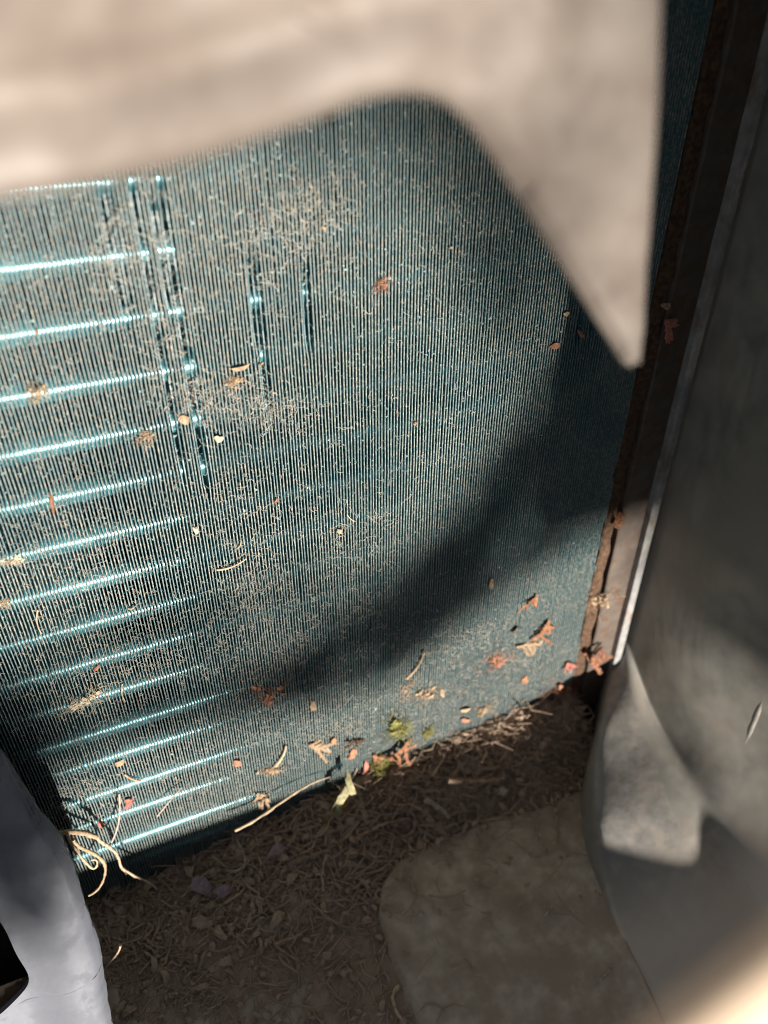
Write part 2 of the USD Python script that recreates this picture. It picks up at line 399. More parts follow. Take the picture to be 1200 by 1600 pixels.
# the right end of the coil: crumbling foam seam, dusty end plate, bright lip
obj('foam_seam', strip([(0.0, 0.2375, 0.2445), (0.09, 0.2360, 0.2440), (0.16, 0.2362, 0.2430), (0.3, 0.238, 0.245), (0.47, 0.2385, 0.2455)], -0.0010, 0.016, 160, 0.0030, 3), 'rust_foam', coil)
obj('end_plate', strip([(0.0, 0.2448, 0.262), (0.47, 0.2458, 0.2615)], -0.0022, 0.018, 90, 0.0006, 5), 'flange', coil)
obj('end_lip', strip([(0.0, 0.2605, 0.2655), (0.47, 0.2612, 0.2662)], -0.0065, 0.014, 60, 0.0003, 7), 'flange_bright', coil, smooth=50)

# ------------------------------------------------------------------ base pan
SILL = 0.20
pan = thing('base_pan', (0.08, -0.08, 0), 'brown dirt covered base pan in front of the coil foot', 'base pan')
nx_, ny_ = 120, 70
xs, ys = np.linspace(-0.16, 0.33, nx_), np.linspace(0.02, -SILL, ny_)
XX, YY = np.meshgrid(xs, ys, indexing='ij')
ZZ = 0.0030 * (fbm(np.stack([XX * 35, YY * 35, 0 * XX], -1), 4, 2) - 0.5) - 0.0015
V = np.stack([XX, YY, ZZ], -1).reshape(-1, 3)
obj('pan_floor', (V, grid_faces(nx_, ny_)), 'pan_dirt', pan, smooth=True)
b2 = trimesh.creation.box(extents=(0.49, 0.003, 0.022)); b2.apply_translation((0.085, -SILL - 0.0016, -0.0030))
obj('front_lip', b2, 'pan_dirt', pan)
# raised pressing in the pan
HP = 0.0065
poly_px = [(596, 1425), (598, 1385), (625, 1345), (690, 1312), (760, 1285), (850, 1262)]
pp = [at(*q, 2, HP)[:2] for q in poly_px] + [A([0.225, -0.045]), A([0.212, -0.075]), A([0.19, -0.13]), A([0.18, -0.19]), A([0.09, -0.19])]
pp += [at(*q, 2, HP)[:2] for q in [(668, 1600), (640, 1540), (615, 1480)]]
P0 = Polygon(pp).buffer(0.003).buffer(-0.003)


def relief(poly, height, slope, res, base=-0.002, rough=0.0008, seed=5):
    """A pressed-up plateau over the polygon: a height sheet with a rounded, sloped rim."""
    x0, y0, x1, y1 = poly.buffer(slope * 1.2).bounds
    xs, ys = np.arange(x0, x1, res), np.arange(y0, y1, res)
    X, Y = np.meshgrid(xs, ys, indexing='ij')
    pts = shapely.points(X.ravel(), Y.ravel())
    inside = contains_xy(poly, X.ravel(), Y.ravel())
    d = shapely.distance(pts, poly.exterior) * np.where(inside, 1, -1)
    t = np.clip((d + slope) / slope, 0, 1); t = t * t * (3 - 2 * t)
    Z = base + (height - base) * t + rough * (fbm(np.stack([X.ravel() * 45, Y.ravel() * 45, 0 * d], -1), 4, seed) - 0.5) * t
    V = np.stack([X.ravel(), Y.ravel(), Z], 1)
    F = grid_faces(len(xs), len(ys))
    keep = (t > 0)[F].any(axis=1)
    return trimesh.Trimesh(V, F[keep], process=False)


mp = relief(P0, HP, 0.0045, 0.0014, rough=0.0014); mp.remove_unreferenced_vertices()
obj('raised_pressing', mp, 'plateau', pan, smooth=True)
P1 = Polygon([at(*q, 2, 0.004)[:2] for q in [(120, 1480), (300, 1440), (430, 1470), (460, 1540), (440, 1620), (150, 1640)]]).buffer(0.004)
mp = relief(P1, 0.003, 0.012, 0.002, rough=0.003, seed=9); mp.remove_unreferenced_vertices()
obj('raised_pressing', mp, 'plateau', pan, smooth=True)

# ------------------------------------------------------------------ moulded side wall on the right
def K(px, py, z):
    return tuple(at(px, py, 2, z))


st = [0.004, -0.020, -0.045, -0.080, -0.105, -0.15, -0.20, -0.25]
# per station: floor, foot, left edge of the ramp, ridge, valley, wall ..., top
sec = [
    [(0.2620, -0.002), (0.2635, 0.015), (0.2655, 0.045), (0.2690, 0.066), (0.2698, 0.085), (0.2698, 0.13), (0.2700, 0.20), (0.2705, 0.30), (0.271, 0.50)],
    [(0.2430, -0.002), (0.2450, 0.018), K(945, 1100, 0.050), K(989, 1086, 0.054), (0.2702, 0.056), (0.2707, 0.10), (0.2712, 0.20), (0.2715, 0.32), (0.272, 0.50)],
    [(0.2190, -0.002), (0.2200, 0.016), K(928, 1185, 0.039), K(1012, 1155, 0.044), (0.2705, 0.038), (0.2740, 0.085), (0.2730, 0.19), (0.2725, 0.32), (0.273, 0.50)],
    [(0.2000, -0.002), (0.2000, 0.014), K(938, 1290, 0.029), K(1047, 1252, 0.034), (0.2690, 0.028), (0.2840, 0.075), (0.2835, 0.12), (0.2745, 0.30), (0.274, 0.50)],
    [(0.1940, -0.002), (0.1940, 0.010), K(955, 1358, 0.017), K(1080, 1342, 0.021), (0.2660, 0.016), (0.2910, 0.060), (0.2905, 0.12), (0.2755, 0.30), (0.276, 0.50)],
    [(0.1820, -0.002), (0.1850, 0.002), (0.1950, 0.003), (0.2300, 0.003), (0.2600, 0.004), (0.2990, 0.050), (0.2990, 0.12), (0.2780, 0.30), (0.278, 0.50)],
    [(0.1700, -0.003), (0.1750, -0.001), (0.1850, -0.002), (0.2200, -0.002), (0.2700, 0.000), (0.3060, 0.050), (0.3060, 0.13), (0.2800, 0.30), (0.280, 0.50)],
    [(0.1700, -0.004), (0.1750, -0.003), (0.1850, -0.004), (0.2200, -0.004), (0.2740, -0.002), (0.3110, 0.050), (0.3110, 0.13), (0.2840, 0.30), (0.284, 0.50)]]
S = A([[q if len(q) == 3 else (q[0], y_, q[1]) for q in row] for y_, row in zip(st, sec)])   # stations x points x 3
k_old = A([0, 1, 2, 3, 4, 5, 6, 7, 8.0])
k_new = np.r_[np.linspace(0, 2, 13)[:-1], np.linspace(2, 4, 25)[:-1], np.linspace(4, 8, 60)]
S2 = PchipInterpolator(k_old, S, axis=1)(k_new)
yn = np.linspace(0.004, -0.25, 140)
S3 = PchipInterpolator(-A(st), S2, axis=0)(-yn)
from scipy.ndimage import gaussian_filter1d
S3 = gaussian_filter1d(S3, 1.6, axis=1, mode='nearest')
S3 = gaussian_filter1d(S3, 4.0, axis=0, mode='nearest')              # y x k x 2
V = S3.copy()
rough = 0.0016 * (fbm(V * 30, 4, 11) - 0.5) + 0.0003 * (fbm(V * 140, 3, 12) - 0.5)
V[..., 0] += rough; V[..., 2] += rough * 0.5
wall = thing('side_wall', (0.27, -0.05, 0), 'dark grey moulded plastic side wall right of the coil, with a paler ramp at its foot', 'side wall')
kk = np.broadcast_to(k_new[None, :], V.shape[:2])
ramp_on = ((kk > 1.9) & (kk < 3.06)) | ((V[..., 1] < -0.100) & (kk < 4.2))
F = grid_faces(len(yn), len(k_new), flip=True)
on = ramp_on.ravel()[F].all(axis=1)
ws = trimesh.Trimesh(V.reshape(-1, 3), F[~on], process=False); ws.remove_unreferenced_vertices()
rs = trimesh.Trimesh(V.reshape(-1, 3), F[on], process=False); rs.remove_unreferenced_vertices()
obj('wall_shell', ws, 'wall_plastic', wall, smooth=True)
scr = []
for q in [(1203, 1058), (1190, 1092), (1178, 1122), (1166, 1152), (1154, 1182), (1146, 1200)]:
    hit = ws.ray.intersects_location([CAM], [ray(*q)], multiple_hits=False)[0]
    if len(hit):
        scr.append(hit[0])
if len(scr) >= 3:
    obj('lit_scratch', tube(curve(scr, 14) + A([0.0027, 0, 0]), 0.0030 * np.sin(np.linspace(0.6, 2.7, 14)), 10), 'lit_scratch', wall, smooth=True, label='raised scratch on the dark wall, its highlight put into the pale colour')
obj('pale_ramp', rs, 'ramp_plastic', wall, smooth=True)

# ------------------------------------------------------------------ front panel across the top, with its pointed tongue
YP = -0.15
low = [(0, 315), (100, 295), (250, 265), (400, 222), (500, 188), (570, 163), (640, 150), (690, 160), (725, 185), (760, 232), (800, 295), (850, 375), (900, 452), (940, 515), (968, 563), (980, 573), (992, 560), (1000, 500), (1010, 300), (1018, 0), (1022, -300)]
def bow(x):                                                  # the panel curves back towards the coil on the right
    return YP + 0.12 * np.maximum(x - 0.045, 0) ** 2 / (np.maximum(x - 0.045, 0) + 0.02)


def on_panel(q):
    y = YP
    for _ in range(8):
        p = at(*q, 1, y); y = float(bow(p[0]))
    return p[[0, 2]]


lp = [on_panel(q) for q in low]
lc = curve(lp[:-6], 60)
out = [A([-0.24, lp[0][1] - 0.012])] + [A([-0.1, lp[0][1] - 0.006])] + list(lc) + lp[-6:]
out += [A([lp[-1][0] - 0.012, 0.56]), A([-0.24, 0.56])]
FP = Polygon(out).buffer(0.0006).buffer(-0.0006)
tri = trimesh.creation.extrude_polygon(FP, 0.004, engine='earcut')
vv, ff = trimesh.remesh.subdivide_to_size(tri.vertices, tri.faces, 0.0035, max_iter=14)
tm = trimesh.Trimesh(vv, ff); tm.merge_vertices()
v = np.array(tm.vertices)
d = shapely.distance(shapely.points(v[:, 0], v[:, 1]), FP.exterior)
front = v[:, 2] > 0.002
rr = 0.0035
rnd = np.where(d < rr, rr - np.sqrt(np.maximum(rr ** 2 - (rr - np.minimum(d, rr)) ** 2, 0)), 0)
edge_low = np.exp(-((d - 0.011) / 0.0035) ** 2) * 0.0032 * np.clip((0.07 - v[:, 0]) / 0.03, 0, 1)
wave = 0.004 * (noise(np.stack([v[:, 0] * 22, v[:, 1] * 30, 0 * d], 1), 4) - 0.5) + 0.0012 * (fbm(np.stack([v[:, 0] * 90, v[:, 1] * 90, 0 * d], 1), 3, 8) - 0.5)
slope = 0.10 * np.clip(v[:, 1] - 0.41, 0, 1)
y = bow(v[:, 0]) - np.where(front, 0.004 - rnd * 0.9, 0.0) + edge_low + wave + slope
V = np.stack([v[:, 0], y, v[:, 1]], 1)
fascia = thing('front_panel', (0, YP, 0.40), 'dusty beige front panel with a pointed tongue, out of focus across the top', 'front panel')
obj('panel_sheet', (V, tm.faces[:, ::-1]), 'fascia', fascia, smooth=60)

side = Polygon([(0.205, 0.165), (0.215, 0.15), (0.275, 0.15), (0.275, 0.56), (0.205, 0.56)])  # unseen panel sections from here on, added to keep sky light out
sm = trimesh.creation.extrude_polygon(side, 0.004, engine='earcut'); v = np.array(sm.vertices)
obj('sky_block_right', (np.stack([v[:, 0], -0.20 - v[:, 2], v[:, 1]], 1), sm.faces[:, ::-1]), 'fascia', fascia)
ls = trimesh.creation.box(extents=(0.003, 0.20, 0.62)); ls.apply_translation((-0.21, -0.09, 0.25))
obj('sky_block_left', ls, 'fascia', fascia)
bt = trimesh.creation.box(extents=(0.53, 0.26, 0.003)); bt.apply_translation((0.02, -0.075, 0.562))
obj('sky_block_top', bt, 'fascia', fascia)

# ------------------------------------------------------------------ grey bracket lower left
YB = -0.022
edge_px = [(-260, 1010), (-130, 1060), (-40, 1128), (0, 1178), (30, 1222), (60, 1268), (100, 1320), (122, 1372), (134, 1420), (150, 1462), (160, 1500), (166, 1545), (176, 1600), (184, 1680), (188, 1800)]
hole_px = [(-120, 1400), (0, 1448), (14, 1470), (30, 1500), (45, 1530), (30, 1553), (0, 1578), (-120, 1640)]
KB, CB = 0.45, -0.0885                                        # the bracket leans: depth = CB + KB * height


def Q(q):
    d = ray(*q); t = (CB + KB * CAM[2] - CAM[1]) / (d[1] - KB * d[2])
    return (CAM + t * d)[[0, 2]]


oc = curve([Q(q) for q in edge_px], 120)
g = np.random.default_rng(21)
rag = 0.0008 * (fbm(np.stack([np.arange(120) * 0.35, np.zeros(120), np.zeros(120)], 1), 4, 6) - 0.5) + 0.00022 * g.normal(size=120)
oc[:, 0] += rag
BP = Polygon(list(oc) + [A([-0.16, oc[-1][1]]), A([-0.16, oc[0][1]])])
hc = curve([Q(q) for q in hole_px], 60)
BP = BP.difference(Polygon(hc))
if BP.geom_type != 'Polygon':
    BP = max(BP.geoms, key=lambda q: q.area)
tri = trimesh.creation.extrude_polygon(BP, 0.0022, engine='earcut')
vv, ff = trimesh.remesh.subdivide_to_size(tri.vertices, tri.faces, 0.003, max_iter=14)
tm = trimesh.Trimesh(vv, ff); tm.merge_vertices()
v = np.array(tm.vertices); front = v[:, 2] > 0.001
de = shapely.distance(shapely.points(v[:, 0], v[:, 1]), shapely.LineString(oc))
# a folded section: rounded rib along the edge, a channel behind it, a dent across
zb = v[:, 1]
fold = -0.0024 * np.exp(-((de - 0.010) / 0.009) ** 2) + 0.0035 * np.exp(-((de - 0.030) / 0.009) ** 2) + 0.004 * np.clip(1 - de / 0.004, 0, 1) ** 2
dent = 0.0022 * np.exp(-(((zb - 0.075) + 0.7 * (v[:, 0] + 0.05)) / 0.010) ** 2) - 0.0022 * np.exp(-(((zb - 0.040) + 0.8 * (v[:, 0] + 0.05)) / 0.012) ** 2)
y = CB + KB * zb + fold + dent - np.where(front, 0.0022, 0) + 0.0002 * (fbm(np.stack([v[:, 0] * 30, zb * 50, 0 * zb], 1), 3, 4) - 0.5)
V = np.stack([v[:, 0], y, zb], 1)
br = thing('grey_bracket', (-0.08, YB, 0.1), 'bluish grey bracket with a torn edge and an opening, lower left of the coil', 'bracket')
obj('bracket_sheet', (V, tm.faces[:, ::-1]), 'bracket', br, smooth=50)
bk = trimesh.creation.box(extents=(0.075, 0.003, 0.16)); bk.apply_translation((-0.1005, -0.024, 0.085))  # black sheet added to make the opening look dark
obj('opening_dark', bk, 'black', br)

# ------------------------------------------------------------------ tan rim close to the lens, bottom right
c1, c2 = A([0.0232, -0.2467, 0.3646]), A([0.032, -0.2464, 0.3698])
dr = ray(1100, 1520); dr /= np.linalg.norm(dr)
e = (c2 - c1) / np.linalg.norm(c2 - c1)
nf = A([-0.25, -0.80, 0.55]); nf -= nf.dot(e) * e; nf /= np.linalg.norm(nf)
fd = np.cross(nf, e)
if (ROT.T @ fd)[0] < 0:
    fd = -fd
rv = []
for i_, t_ in enumerate(np.linspace(-0.022, 0.0062, 30)):
    o_ = (c1 + c2) / 2 + e * t_ + fd * 0.0025
    q = []
    for a_ in np.linspace(-90, 90, 9):
        q.append(o_ - fd * 0.0016 * math.cos(math.radians(a_)) + nf * 0.0016 * math.sin(math.radians(a_)))
    for k_ in np.linspace(0.002, 0.014, 5):
        q.append(o_ + fd * k_ + nf * (0.0016 - 1.2 * max(0, k_ - 0.003) ** 2 * 8))
    for k_ in np.linspace(0.014, 0.002, 5):
        q.append(o_ + fd * k_ - nf * (0.0016 + 1.2 * max(0, k_ - 0.003) ** 2 * 8))
    rv.append(q)
rv = A(rv); nq = rv.shape[1]
f_ = grid_faces(30, nq, closed=True)
cv = np.vstack([rv.reshape(-1, 3), rv[0].mean(0), rv[-1].mean(0)]); i_ = np.arange(nq)
f_ = np.vstack([f_, np.stack([0 * i_ + 30 * nq, (i_ + 1) % nq, i_], 1), np.stack([0 * i_ + 30 * nq + 1, 29 * nq + i_, 29 * nq + (i_ + 1) % nq], 1)])
obj('tan_rim', (cv, f_), 'tan_rim', None, smooth=40, label='blurred pale tan rim close to the lens in the bottom right corner', cat='rim', base=(c1 + c2) / 2)

# ------------------------------------------------------------------ conifer bough added out of view, shaped to throw the dark band
UB = 1.05
shadow_px = [(-40, 1150), (150, 1118), (330, 1075), (480, 1000), (600, 910), (700, 800), (770, 690), (820, 590), (860, 490), (895, 410), (960, 300), (1010, 120), (1040, -60), (1260, -60), (1260, 700), (1120, 760), (1010, 800), (900, 850), (780, 930), (660, 1030), (540, 1090), (400, 1125), (200, 1160), (-40, 1185)]
SP = Polygon([at(*q)[[0, 2]] for q in shadow_px])
SP = SP.union(Polygon([(0.262, 0.125), (0.36, 0.14), (0.36, 0.6), (0.262, 0.6)]))
SP = SP.union(Polygon([(-0.13, 0.075), (-0.068, 0.085), (-0.048, 0.10), (-0.038, 0.125), (-0.036, 0.16), (-0.05, 0.175), (-0.13, 0.19)])).buffer(0.001)
SPARSE = Polygon([at(*q)[[0, 2]] for q in [(610, 60), (635, 200), (665, 320), (715, 440), (775, 570), (900, 430), (1010, 120), (1010, 40)]])
shade_bough = thing('shade_foliage', at(1000, 500) + SUN * UB, 'green conifer foliage added out of view to shade the unit, with a gap towards the sun', 'conifer')
g = np.random.default_rng(31)
sp_, minx = [], SP.bounds
lv = []
spine = curve([np.r_[at(*q)] for q in [(-30, 1168), (300, 1105), (560, 1010), (720, 880), (860, 720), (960, 560), (1100, 350), (1160, 100)]], 40)
obj('stem', tube(spine + SUN * UB, np.linspace(0.0008, 0.006, 40), 6), 'twig', shade_bough)
x0_, z0_, x1_, z1_ = SP.bounds
n_ = 0
while n_ < 5600:
    q = A([g.uniform(x0_, x1_), g.uniform(z0_, z1_)])
    dd_ = SP.boundary.distance(Point(q))
    if not SP.contains(Point(q)) or (q[0] < 0.055 and not (q[0] < -0.036 and q[1] > 0.07)):
        continue
    p = A([q[0], 0, q[1]]) + SUN * (UB + g.normal() * 0.03)
    u = g.normal(size=3); u[1] *= 0.4
    lv.append(scale_leaf(p, u, SUN + 0.4 * g.normal(size=3), min(0.016, 0.004 + dd_ * 1.2), min(0.008, 0.003 + dd_ * 0.5)))
    n_ += 1
TOPR = Polygon([(0.045, 0.376), (0.088, 0.372), (0.12, 0.362), (0.145, 0.37), (0.145, 0.46), (0.06, 0.46)]).difference(SP)
for (poly, cover) in ((SPARSE.difference(SP), 0.80), (TOPR, 0.45), (shapely.affinity.scale(Point(0.104, 0.360).buffer(1.0), 0.026, 0.013), 0.45), (SP.intersection(Polygon([(-0.036, 0), (0.055, 0), (0.055, 0.2), (-0.036, 0.2)])), 0.5),
                      (Polygon([at(*q)[[0, 2]] for q in [(-20, 1010), (150, 965), (330, 930), (480, 880), (600, 850), (640, 900), (480, 1060), (380, 1120), (150, 1170), (-20, 1195)]]), 0.42)):   # thin leaf cover added for the half shade
    bx0, bz0, bx1, bz1 = poly.bounds
    k_ = int(-math.log(1 - cover) * poly.area / 1.6e-5); i_ = 0
    while i_ < k_:
        q = A([g.uniform(bx0, bx1), g.uniform(bz0, bz1)])
        if not poly.contains(Point(q)):
            continue
        p = A([q[0], 0, q[1]]) + SUN * (UB + g.normal() * 0.03)
        u = g.normal(size=3); u[1] *= 0.4
        lv.append(scale_leaf(p, u, SUN + 0.4 * g.normal(size=3), 0.008, 0.0045)); i_ += 1
# more foliage added to cut sky light, round a window for the sun
e1_ = np.cross(SUN, [0, 0, 1.0]); e1_ /= np.linalg.norm(e1_); e2_ = np.cross(SUN, e1_)
c0_ = A([0.07, 0, 0.24]) + SUN * UB
n_ = 0
while n_ < 9000:
    a_, b_ = g.uniform(-2.0, 2.0, 2)
    if a_ * a_ + b_ * b_ > 4.0:
        continue
    p = c0_ + e1_ * a_ + e2_ * b_ + SUN * (0.12 * g.random() + 0.05 * (a_ * a_ + b_ * b_))
    f0 = p - SUN * (p[1] / SUN[1])                          # where its shadow falls on the coil's plane
    L_ = g.uniform(0.07, 0.14)
    mg = 0.05
    if -0.17 - mg < f0[0] < 0.30 + mg and -0.08 - mg < f0[2] < 0.58 + mg:
        continue
    dq = p - A([0.1, -0.05, 0.05]); dq /= np.linalg.norm(dq)
    if dq @ A([0.05, -0.70, 0.71]) > math.cos(math.radians(35)):
        continue                                             # gap left so that fill light reaches the pan
    u = g.normal(size=3); u -= u.dot(SUN) * SUN * 0.7
    lv.append(scale_leaf(p, u, SUN + 0.4 * g.normal(size=3), L_, L_ * 0.6))
    n_ += 1
obj('foliage', cat_mesh(lv), 'conifer', shade_bough, kind='stuff')

# ------------------------------------------------------------------ litter heaped in the corner of coil and pan
M['litter'] = usdkit.material(stage, '/World/Looks/litter_mixed', {
    'g': ('geometry', {}), 'n': ('noise_texture', {'scale': 500.0, 'detail': 3.0}),
    'r': ('rgb_ramp', {'ramp': [(0.0, (0.38, 0.28, 0.205)), (0.3, (0.56, 0.44, 0.34)), (0.55, (0.66, 0.54, 0.42)), (0.72, (0.44, 0.34, 0.31)), (0.85, (0.56, 0.36, 0.23)), (0.95, (0.48, 0.37, 0.27)), (1.0, (0.55, 0.43, 0.30))]}),
    'm': ('mix_color', {'blend_type': 'multiply', 'fac': 0.15}),
    'p': ('principled_bsdf', {'roughness': 0.85, 'specular_ior_level': 0.3})},
    [('g.random_per_island', 'r.fac'), ('g.position', 'n.vector'), ('r.color', 'm.a'), ('n.color', 'm.b'), ('m.result', 'p.base_color')], surface='p.BSDF')
M['speck'] = usdkit.material(stage, '/World/Looks/speck_mixed', {
    'g': ('geometry', {}),
    'r': ('rgb_ramp', {'ramp': [(0.0, (0.26, 0.33, 0.32)), (0.4, (0.40, 0.44, 0.42)), (0.7, (0.52, 0.46, 0.36)), (0.82, (0.50, 0.36, 0.22)), (0.9, (0.58, 0.62, 0.60)), (1.0, (0.70, 0.74, 0.72))]}),
    'p': ('principled_bsdf', {'roughness': 0.9, 'specular_ior_level': 0.2})},
    [('g.random_per_island', 'r.fac'), ('r.color', 'p.base_color')], surface='p.BSDF')
M['fluff'] = usdkit.material(stage, '/World/Looks/fluff_mixed', {
    'g': ('geometry', {}),
    'r': ('rgb_ramp', {'ramp': [(0.0, (0.36, 0.33, 0.28)), (0.5, (0.46, 0.39, 0.30)), (0.8, (0.42, 0.26, 0.15)), (1.0, (0.60, 0.55, 0.46))]}),
    'p': ('principled_bsdf', {'roughness': 0.9, 'specular_ior_level': 0.2})},
    [('g.random_per_island', 'r.fac'), ('r.color', 'p.base_color')], surface='p.BSDF')


def heap(x, y):
    """Height of the litter over the pan."""
    d = -y
    along = np.interp(x, [-0.075, -0.03, 0.0, 0.05, 0.10, 0.16, 0.215, 0.24, 0.25], [0.003, 0.006, 0.011, 0.019, 0.029, 0.034, 0.039, 0.034, 0.012])
    reach = np.interp(x, [-0.07, 0.0, 0.06, 0.10, 0.17, 0.24], [0.075, 0.075, 0.055, 0.027, 0.026, 0.024])
    return along * np.exp(-(np.maximum(d, 0) / reach) ** 1.5)


xs, ys = np.linspace(-0.10, 0.246, 200), np.linspace(0.0005, -0.11, 70)
XX, YY = np.meshgrid(xs, ys, indexing='ij')
HH = heap(XX, YY)
ZZ = HH * (0.65 + 0.7 * fbm(np.stack([XX * 120, YY * 120, 0 * XX], -1), 3, 17)) - 0.0012
lit = [(np.stack([XX, YY, ZZ], -1).reshape(-1, 3), grid_faces(200, 70))]
g = np.random.default_rng(77)
count = 0
while count < 9500:
    x, y = g.uniform(-0.09, 0.243), -abs(g.normal()) * 0.035
    if g.random() < 0.25:
        y = -g.uniform(0, 0.12)
    if y < -0.155 or (x > 0.19 and y < -0.05 and g.random() < 0.7):
        continue
    h = float(heap(x, y))
    onp = P0.contains(Point(x, y))
    if onp and g.random() < 0.86:
        continue
    if h < 0.0015 and g.random() < (0.15 if x < 0.08 else 0.35):
        continue
    z = (HP + 0.0008 if onp else 0.0) + h * g.uniform(0.55, 1.1) + 0.0008
    k = g.random(); a = g.uniform(0, 2 * math.pi)
    el = g.normal() * (0.35 if h > 0.003 else 0.08)
    u = A([math.cos(a) * math.cos(el), math.sin(a) * math.cos(el), math.sin(el)])
    p = A([x, min(y, -0.0012), z])
    if k < 0.66:
        L = g.uniform(0.004, 0.015) if g.random() < 0.8 else g.uniform(0.014, 0.030)
        r = g.uniform(0.00014, 0.00048) * (0.8 + L * 25)
        s_ = basis(u)[0] * L * g.normal() * 0.16
        q = A([p - u * L / 2, p - u * L / 6 + s_, p + u * L / 6 + s_ * 0.9, p + u * L / 2])
        q[:, 1] = np.minimum(q[:, 1], -0.0006); q[:, 2] = np.maximum(q[:, 2], 0.0005)
        lit.append(tube(q, r * A([0.6, 1, 0.9, 0.5]), 4))
    elif k < 0.88:
        n = A([g.normal() * 0.5, g.normal() * 0.5, 1]); n /= np.linalg.norm(n)
        L = g.uniform(0.0025, 0.006)
        for c in range(int(g.integers(1, 4))):
            u2 = u + 0.5 * g.normal(size=3)
            lit.append(scale_leaf(p + u * L * 0.5 * c, u2, n, L, L * 0.42))
    else:
        lit.append(flake(p, g.uniform(0.003, 0.007), g.uniform(0.0015, 0.0035), u, A([g.normal() * 0.5, g.normal() * 0.5, 1]), int(g.integers(1e9)), bend=0.2, k=7))
    count += 1
for _ in range(420):                                         # longer straw banked against the coil
    x, y = g.uniform(-0.04, 0.243), -abs(g.normal()) * 0.022
    h = float(heap(x, y))
    a = g.uniform(-0.9, 0.9) + (math.pi if g.random() < 0.5 else 0); el = g.normal() * 0.35
    u = A([math.cos(a) * math.cos(el), math.sin(a) * math.cos(el), math.sin(el)])
    L = g.uniform(0.012, 0.034); r = g.uniform(0.00028, 0.0007)
    p = A([x, min(y, -0.002), h * g.uniform(0.85, 1.15) + 0.002])
    bd = basis(u)[0] * L * g.normal() * 0.14; bd2 = basis(u)[1] * L * g.normal() * 0.08
    q = A([p - u * L / 2, p - u * L / 5 + bd, p + bd2, p + u * L / 4 + bd * 0.6, p + u * L / 2])
    q[:, 1] = np.minimum(q[:, 1], -0.0008); q[:, 2] = np.maximum(q[:, 2], 0.0006); q[:, 0] = np.minimum(q[:, 0], 0.246)
    lit.append(tube(q, r * A([0.7, 1, 0.95, 0.8, 0.4]), 5, flat=g.uniform(0.4, 1.0)))
for _ in range(160):                                         # broken leaf pieces and grit of all sizes
    x, y = g.uniform(-0.07, 0.243), -abs(g.normal()) * 0.04
    if y < -0.12 or (P0.contains(Point(x, y)) and g.random() < 0.8):
        continue
    z = max(float(heap(x, y)), HP if P0.contains(Point(x, y)) else 0.0) * g.uniform(0.9, 1.1) + 0.0012
    lit.append(flake(A([x, min(y, -0.003), z]), g.uniform(0.002, 0.011), g.uniform(0.0015, 0.0055), g.normal(size=3) * A([1, 1, 0.3]), A([g.normal() * 0.5, -0.3 + g.normal() * 0.4, 1]), int(g.integers(1e9)), bend=0.25, k=9))
obj('leaf_litter', cat_mesh(lit), 'litter', None, label='brown mass of twigs, needles and leaf scales heaped at the foot of the coil', cat='leaf litter', kind='stuff', base=(0.08, -0.01, 0.0))

# ------------------------------------------------------------------ dust and fluff caught on the fin edges
g = np.random.default_rng(5)
N = 34000
px_, py_ = g.uniform(-20, 960, N), g.uniform(150, 1320, N)
w_ = 0.25 + 0.45 * (px_ < 450) + 1.6 * ((px_ > 420) & (py_ > 930)) + 0.75 * np.exp(-((px_ - 640) / 260) ** 2) + 0.35 * np.exp(-((px_ - 230) / 120) ** 2 - ((py_ - 420) / 160) ** 2)
keep = g.random(N) < w_
sp = []
for a_, b_ in zip(px_[keep], py_[keep]):
    p = at(a_, b_, 1, -0.0003)
    if p[0] > X1 or p[2] < 0.004:
        continue
    s = 0.00012 + 0.00020 * g.random() ** 2 + (0.00025 if g.random() < 0.04 else 0)
    V = p + g.normal(size=(5, 3)) * A([0.8, 0.35, 1.0]) * s
    V[4] = p + A([0, -0.5 * s, 0])
    sp.append((V, A([[0, 1, 4], [1, 2, 4], [2, 3, 4], [3, 0, 4]])))
obj('dust_specks', cat_mesh(sp), 'speck', None, label='pale dust specks sprinkled over the fin edges of the coil', cat='dust', kind='stuff', base=(0.08, -0.0003, 0.2))
fl = []
centres = [(430, 1000, 90, 45), (520, 960, 80, 50), (470, 1060, 90, 30), (390, 930, 50, 50), (500, 330, 50, 60), (720, 1090, 90, 30), (840, 1020, 50, 60), (650, 1140, 90, 25), (520, 1150, 80, 30), (780, 1060, 80, 50), (120, 1060, 90, 60), (240, 1010, 80, 60), (700, 1060, 100, 50), (600, 1110, 90, 40), (200, 400, 60, 80), (270, 480, 50, 120),
           (320, 620, 60, 30), (420, 640, 60, 30), (380, 830, 90, 80), (130, 1240, 60, 40), (300, 1230, 100, 40), (450, 1150, 80, 40), (800, 1030, 60, 50), (730, 1000, 60, 30), (560, 840, 60, 60), (90, 880, 90, 90), (620, 980, 70, 50), (420, 380, 70, 70)]
for k in range(8000):
    if k < 6400:
        c = centres[int(g.integers(len(centres)))]
        a_, b_ = c[0] + g.normal() * c[2] * 0.7, c[1] + g.normal() * c[3] * 0.7
    else:
        a_, b_ = g.uniform(0, 930), g.uniform(200, 1300)
    p = at(a_, b_, 1, -0.0004)
    if p[0] > X1 - 0.002 or p[2] < 0.004:
        continue
    d = g.uniform(0, 2 * math.pi); L = g.uniform(0.0012, 0.0045); q = []
    o = p.copy(); cv = g.normal() * 0.5
    for _ in range(5):
        q.append(o.copy()); d += cv + g.normal() * 0.45
        o = o + A([math.cos(d), 0, math.sin(d)]) * L / 4; o[1] = min(-0.0003, o[1] + g.normal() * 0.00025)
    fl.append(tube(A(q), g.uniform(0.00004, 0.00012), 3, cap=False))
